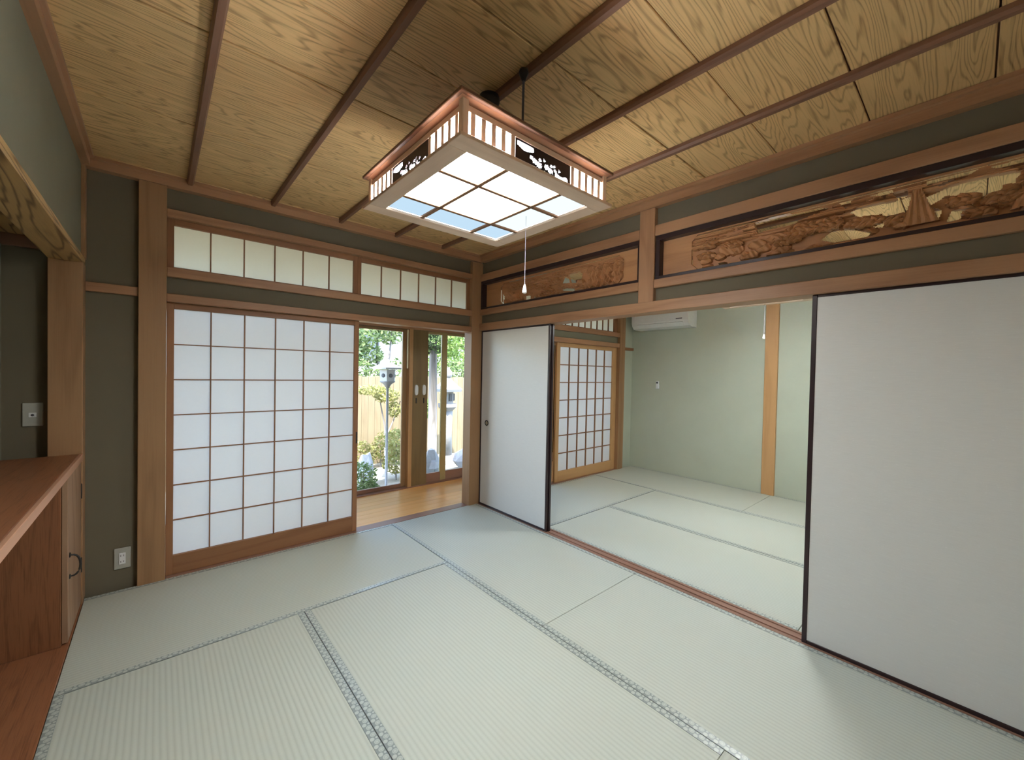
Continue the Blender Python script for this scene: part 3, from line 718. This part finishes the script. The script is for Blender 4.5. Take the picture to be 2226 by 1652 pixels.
# ================================================================== GLASS DOORS OF THE ENGAWA
trim((-.215, -.022), (.945, 1.055), (-.03, 1.78), 'olivepost', 'z', 'wide wooden post between the two glass doors')
trim((-.262, -.216), (.935, 1.0), (-.03, 1.75), 'frame2', 'z', 'pale edge strip beside the wide post')
trim((-3.0, 2.85), (.93, 1.06), (1.745, 1.785), 'trim', 'x', 'head rail over the glass doors')
trim((-3.0, 2.85), (.93, 1.06), (-.05, -.010), 'sill', 'x', 'sill of the glass doors')
def sash(root, x0, x1, z0, z1, y, sl, sr, rb, rt, mat):
    box('stile', (x0, x0 + sl), (y, y + .03), (z0, z1), mat, root); box('stile', (x1 - sr, x1), (y, y + .03), (z0, z1), mat, root)
    box('bottom_rail', (x0 + sl, x1 - sr), (y, y + .03), (z0, z0 + rb), wd('sill', 'x'), root); box('top_rail', (x0 + sl, x1 - sr), (y, y + .03), (z1 - rt, z1), mat, root)
    box('pane', (x0 + sl, x1 - sr), (y + .013, y + .017), (z0 + rb, z1 - rt), M['glass'], root, 0)
w1 = sroot('window_1', (-1.6, 1.0, 0), 'sliding glass doors left of the wide post')
sash(w1, -2.95, -1.62, -.01, 1.745, .965, .05, .05, .045, .03, M['alu']); sash(w1, -1.66, -.245, -.01, 1.745, 1.0, .05, .065, .035, .03, M['alu'])
w2 = sroot('window_2', (1.4, 1.0, 0), 'sliding glass doors right of the wide post')
sash(w2, -.03, .245, -.01, 1.745, .985, .02, .062, .10, .03, M['olive']); sash(w2, .245, 1.55, -.01, 1.745, .985, .012, .05, .10, .03, M['olive']); sash(w2, 1.55, 2.85, -.01, 1.745, .985, .05, .05, .10, .03, M['olive'])
w3 = sroot('window_3', (0, 1.0, 1.8), 'unseen clear transom panes added over the glass doors')  # panes out of view, added to let daylight onto the paper transoms
for k in range(6):
    x = -3.0 + k * .975; sash(w3, x, x + .975, 1.80, 2.24, 1.0, .03, .03, .03, .03, M['alu'])
for x, lb in ((-.168, 'white oval latch handle on the wide post, nearer the left glass'), (-.072, 'white oval latch handle on the wide post, nearer the right glass')):
    t = thing('latch_handle', lb, 'handle', (x, .944, 1.06), 'latch handles on the wide post')
    v = []; n = 20
    for yy, s in ((.946, 1.0), (.930, .92)):
        for k in range(n):
            a = 2 * math.pi * k / n; cx, cz = math.cos(a), math.sin(a); v.append((.020 * s * math.copysign(abs(cx) ** .6, cx), yy - .944, .060 * s * math.copysign(abs(cz) ** .6, cz)))
    raw('grip', v, [(k, (k + 1) % n, n + (k + 1) % n, n + k) for k in range(n)] + [tuple(range(n, 2 * n))], M['white'], t, (x, .944, 1.07))
    box('strike_plate', (x - .006, x + .006), (.938, .946), (.92, .98), M['black'], t, .002)
tag(box('blind_wand', (-.292, -.280), (.925, .933), (1.31, 1.735), M['cream'], None, .001), 'thin cream wand hanging beside the left glass door', 'wand')

# ================================================================== GARDEN
struct(boxes('ground', [((-9, 12), (1.06, 14), (-.62, -.50))], M['ground']))
fe = thing('garden_fence', 'tan board fence standing behind the garden shrubs', 'fence', (1, 4.3, -.5))
for k in range(64):
    x = -2.5 + k * .125
    box('board', (x, x + .121), (4.3, 4.318), (-.5, 1.16 + .008 * ((k * 7) % 3)), wd('fence', 'z'), fe, .003)
for z in (.0, .85): box('rail', (-2.5, 5.5), (4.318, 4.36), (z, z + .07), wd('fence', 'x'), fe, .003)

def leaves(name, blobs, n, size, mat, parent, seed):
    r = np.random.RandomState(seed); w = np.array([b[3] * b[4] * b[5] for b in blobs]) ** .6; w = w / w.sum()
    v, f = [], []; o = ORG[parent.name]
    for q in range(n):
        b = blobs[r.choice(len(blobs), p=w)]; d = r.normal(0, 1, 3); d /= np.linalg.norm(d); rr = r.uniform(.35, 1.0) ** .5
        p = Vector((b[0] + d[0] * b[3] * rr, b[1] + d[1] * b[4] * rr, b[2] + d[2] * b[5] * rr)) - o
        R = Euler(tuple(r.uniform(0, 6.28, 3))).to_matrix(); s = size * r.uniform(.6, 1.3); i = len(v)
        v += [p + R @ Vector((0, -s, 0)), p + R @ Vector((s * .45, 0, s * .12)), p + R @ Vector((0, s, 0)), p + R @ Vector((-s * .45, 0, s * .12))]
        f.append((i, i + 1, i + 2, i + 3))
    ob = raw(name, v, f, mat, parent, o); ob['kind'] = 'stuff'; return ob
def plant(name, label, cat, base, blobs, n, size, mat, stems, seed, group=None):
    t = thing(name, label, cat, base, group)
    leaves('foliage', blobs, n, size, mat, t, seed)
    for pts, r in stems: tube('trunk' if cat == 'tree' else 'stem', pts, r, wd('bark', 'z'), t, 8)
    return t
plant('garden_tree', 'green tree filling the top of the left glass door', 'tree', (1.25, 5.3, -.5),
      [(.75, 5.25, 2.25, .60, .5, .55), (1.55, 5.45, 2.45, .5, .5, .6), (.45, 5.25, 1.75, .45, .4, .35), (1.0, 5.35, 1.60, .35, .3, .25)], 3800, .055, M['leaf_a'],
      [([(1.25, 5.35, -.5), (1.28, 5.35, .8), (1.2, 5.35, 2.2)], [.06, .05, .02]), ([(1.27, 5.35, .8), (1.5, 5.35, 1.6), (1.55, 5.35, 2.2)], [.035, .025, .012])], 1)
plant('garden_tree', 'lime green tree behind the right glass door', 'tree', (2.95, 5.35, -.5),
      [(2.75, 5.25, 2.2, .60, .5, .6), (3.3, 5.45, 2.4, .6, .5, .7), (2.55, 5.20, 1.6, .36, .35, .3), (3.15, 5.25, 1.55, .4, .3, .28)], 3800, .055, M['leaf_b'],
      [([(2.95, 5.35, -.5), (3.0, 5.35, .9), (2.9, 5.35, 2.2)], [.07, .06, .02])], 2)
plant('garden_hedge', 'pale green hedge showing above the board fence', 'hedge', (1.8, 4.5, -.5),
      [(x * .45, 4.5, 1.22 + .10 * math.sin(x * 2.3), .32, .11, .26) for x in range(-2, 11)], 4200, .042, M['leaf_a'],
      [([(x, 4.5, -.5), (x, 4.5, 1.1)], [.025, .015]) for x in (.2, 1.4, 2.6, 3.8)], 15)
plant('garden_tree', 'grey trunked tree seen past the wide post', 'tree', (1.27, 3.05, -.5),
      [(1.26, 3.05, 1.80, .26, .18, .22), (1.16, 3.05, 2.05, .20, .18, .2)], 900, .045, M['leaf_d'],
      [([(1.27, 3.05, -.5), (1.27, 3.05, .6), (1.26, 3.05, 1.8)], [.085, .08, .065])], 3)
plant('garden_shrub', 'yellow leaved shrub in front of the board fence, below the lantern box', 'shrub', (.55, 3.5, -.5),
      [(.32, 3.5, .95, .24, .18, .09), (.62, 3.5, .86, .24, .18, .13), (.76, 3.5, .60, .13, .12, .14)], 900, .034, M['leaf_c'],
      [([(.62, 3.5, -.5), (.60, 3.5, .3), (.48, 3.5, .9)], [.02, .016, .008]), ([(.61, 3.5, .1), (.74, 3.48, .4), (.86, 3.46, .75)], [.014, .012, .008])], 4)
plant('garden_shrub', 'low yellow green shrub at the right foot of the left glass door', 'shrub', (.58, 3.0, -.5),
      [(.58, 3.0, .12, .24, .2, .22), (.62, 3.0, -.22, .28, .2, .2)], 1100, .032, M['leaf_c'], [([(.58, 3.0, -.5), (.58, 3.0, .1)], [.015, .008])], 5)
plant('garden_shrub', 'low green shrub at the left foot of the left glass door', 'shrub', (-.30, 2.1, -.5),
      [(-.33, 2.1, -.16, .22, .15, .24), (-.24, 2.08, -.34, .17, .14, .14)], 1000, .028, M['leaf_a'], [([(-.3, 2.1, -.5), (-.3, 2.1, -.1)], [.015, .008])], 6)
plant('garden_shrub', 'wide pale bush along the foot of the board fence', 'shrub', (.75, 4.0, -.5),
      [(.35, 4.0, -.25, .3, .14, .28), (.85, 4.0, -.12, .3, .14, .3), (1.25, 4.0, -.3, .25, .14, .22)], 1800, .034, M['leaf_c'], [([(.75, 4.0, -.5), (.75, 4.0, -.1)], [.015, .008])], 12)
plant('garden_shrub', 'green bush behind the narrow glass, beside the grey trunk', 'shrub', (1.36, 3.42, -.5),
      [(1.36, 3.42, .60, .15, .12, .18)], 450, .032, M['leaf_b'], [([(1.36, 3.42, -.5), (1.36, 3.42, .5)], [.015, .008])], 8)
plant('garden_shrub', 'pale grass tuft at the bottom of the right glass door', 'shrub', (1.2, 2.25, -.5),
      [(1.02, 2.25, -.42, .22, .14, .16), (1.34, 2.25, -.42, .25, .14, .14)], 700, .03, M['leaf_a'], [([(1.2, 2.25, -.5), (1.2, 2.25, -.35)], [.01, .006])], 9)
def blob(name, label, loc, sc, seed, mat, cat='rock', group='rocks in the garden'):
    r = np.random.RandomState(seed); bm = bmesh.new(); bmesh.ops.create_icosphere(bm, subdivisions=2, radius=1)
    for vv in bm.verts:
        k = 1 + r.normal(0, .09); vv.co = Vector((vv.co.x * sc[0] * k, vv.co.y * sc[1] * k, max(vv.co.z, -.55) * sc[2] * k))
    return tag(frombm(name, bm, mat, None, loc), label, cat, group)
blob('garden_rock', 'upright white rock left of the lantern pole', (.05, 2.95, -.30), (.12, .12, .33), 1, M['rock'])
blob('garden_rock', 'wide pale boulder behind the right glass door', (2.0, 2.95, -.32), (.35, .2, .26), 3, M['rock'])
blob('garden_rock', 'grey boulder behind the narrow glass, right of the wide post', (1.0, 2.62, -.28), (.16, .12, .32), 4, M['stone'])
# lantern box on a pole
fd = thing('garden_lantern', 'pale lantern box with a broad roof on a slim pole', 'lantern', (.19, 2.5, -.5))
tube('pole', [(.19, 2.5, -.5), (.19, 2.5, 1.11)], .018, M['stone'], fd, 10)
lathe('foot_cone', [(.02, 1.02), (.06, 1.08), (.12, 1.115), (.12, 1.13)], (.19, 2.5, 0), M['stone'], fd, 6)
hbx = lathe('lamp_house', [(.115, 1.13), (.125, 1.30)], (.19, 2.5, 0), M['pale'], fd, 6, smooth=False)
for k in range(6):
    a = 2 * math.pi * (k + .5) / 6; lathe('round_opening', [(.030, 0), (.028, .004), (.005, .004)], (.19 + .106 * math.cos(a), 2.5 + .106 * math.sin(a), 1.21), M['hole'], hbx, 12, (0, math.pi / 2, a))
lathe('roof', [(.235, 1.305), (.240, 1.325), (.14, 1.365), (.05, 1.395), (.02, 1.40)], (.19, 2.5, 0), M['pale'], fd, 6, smooth=False)
lathe('finial', [(.02, 1.40), (.028, 1.42), (.012, 1.45)], (.19, 2.5, 0), M['pale'], fd, 12)
# stone lantern
sl = thing('stone_lantern', 'grey stone lantern with curved roof and knob behind the right glass', 'lantern', (1.90, 3.58, -.5))
lathe('base', [(.24, 0), (.24, .08), (.17, .16)], (1.90, 3.58, -.5), M['stone'], sl, 6, smooth=False)
lathe('shaft', [(.11, .16), (.10, .6), (.11, 1.02)], (1.90, 3.58, -.5), M['stone'], sl, 16)
lathe('platform', [(.11, 1.02), (.20, 1.10), (.20, 1.16)], (1.90, 3.58, -.5), M['stone'], sl, 6, smooth=False)
fbx = lathe('fire_box', [(.13, 1.16), (.13, 1.40)], (1.90, 3.58, -.5), M['stone'], sl, 6, smooth=False)
for k in range(6):
    a = 2 * math.pi * (k + .5) / 6; box('opening', (1.90 + .106 * math.cos(a) - .03, 1.90 + .106 * math.cos(a) + .03), (3.58 + .106 * math.sin(a) - .03, 3.58 + .106 * math.sin(a) + .03), (.72, .86), M['hole'], fbx, .004)
lathe('roof', [(.30, 1.40), (.32, 1.45), (.22, 1.52), (.12, 1.60), (.07, 1.66)], (1.90, 3.58, -.5), M['rock'], sl, 6, smooth=False)
lathe('knob', [(.05, 1.66), (.09, 1.70), (.085, 1.78), (.02, 1.87)], (1.90, 3.58, -.5), M['stone'], sl, 16)
# neighbour's house
nh = thing('neighbour_house', 'pale house with a grey tiled roof beyond the fence', 'house', (2.5, 10, -.5))
box('wall', (-3, 9), (9.0, 12), (-.5, 3.0), M['stucco'], nh, 0)
box('window', (1.6, 2.8), (8.96, 9.0), (1.6, 2.4), M['tile'], nh, .01)
prism('roof', [(8.3, 2.9), (8.3, 3.02), (10.5, 4.3), (12.7, 3.02), (12.7, 2.9)], 'x', -3.5, 9.5, M['tile'], nh)
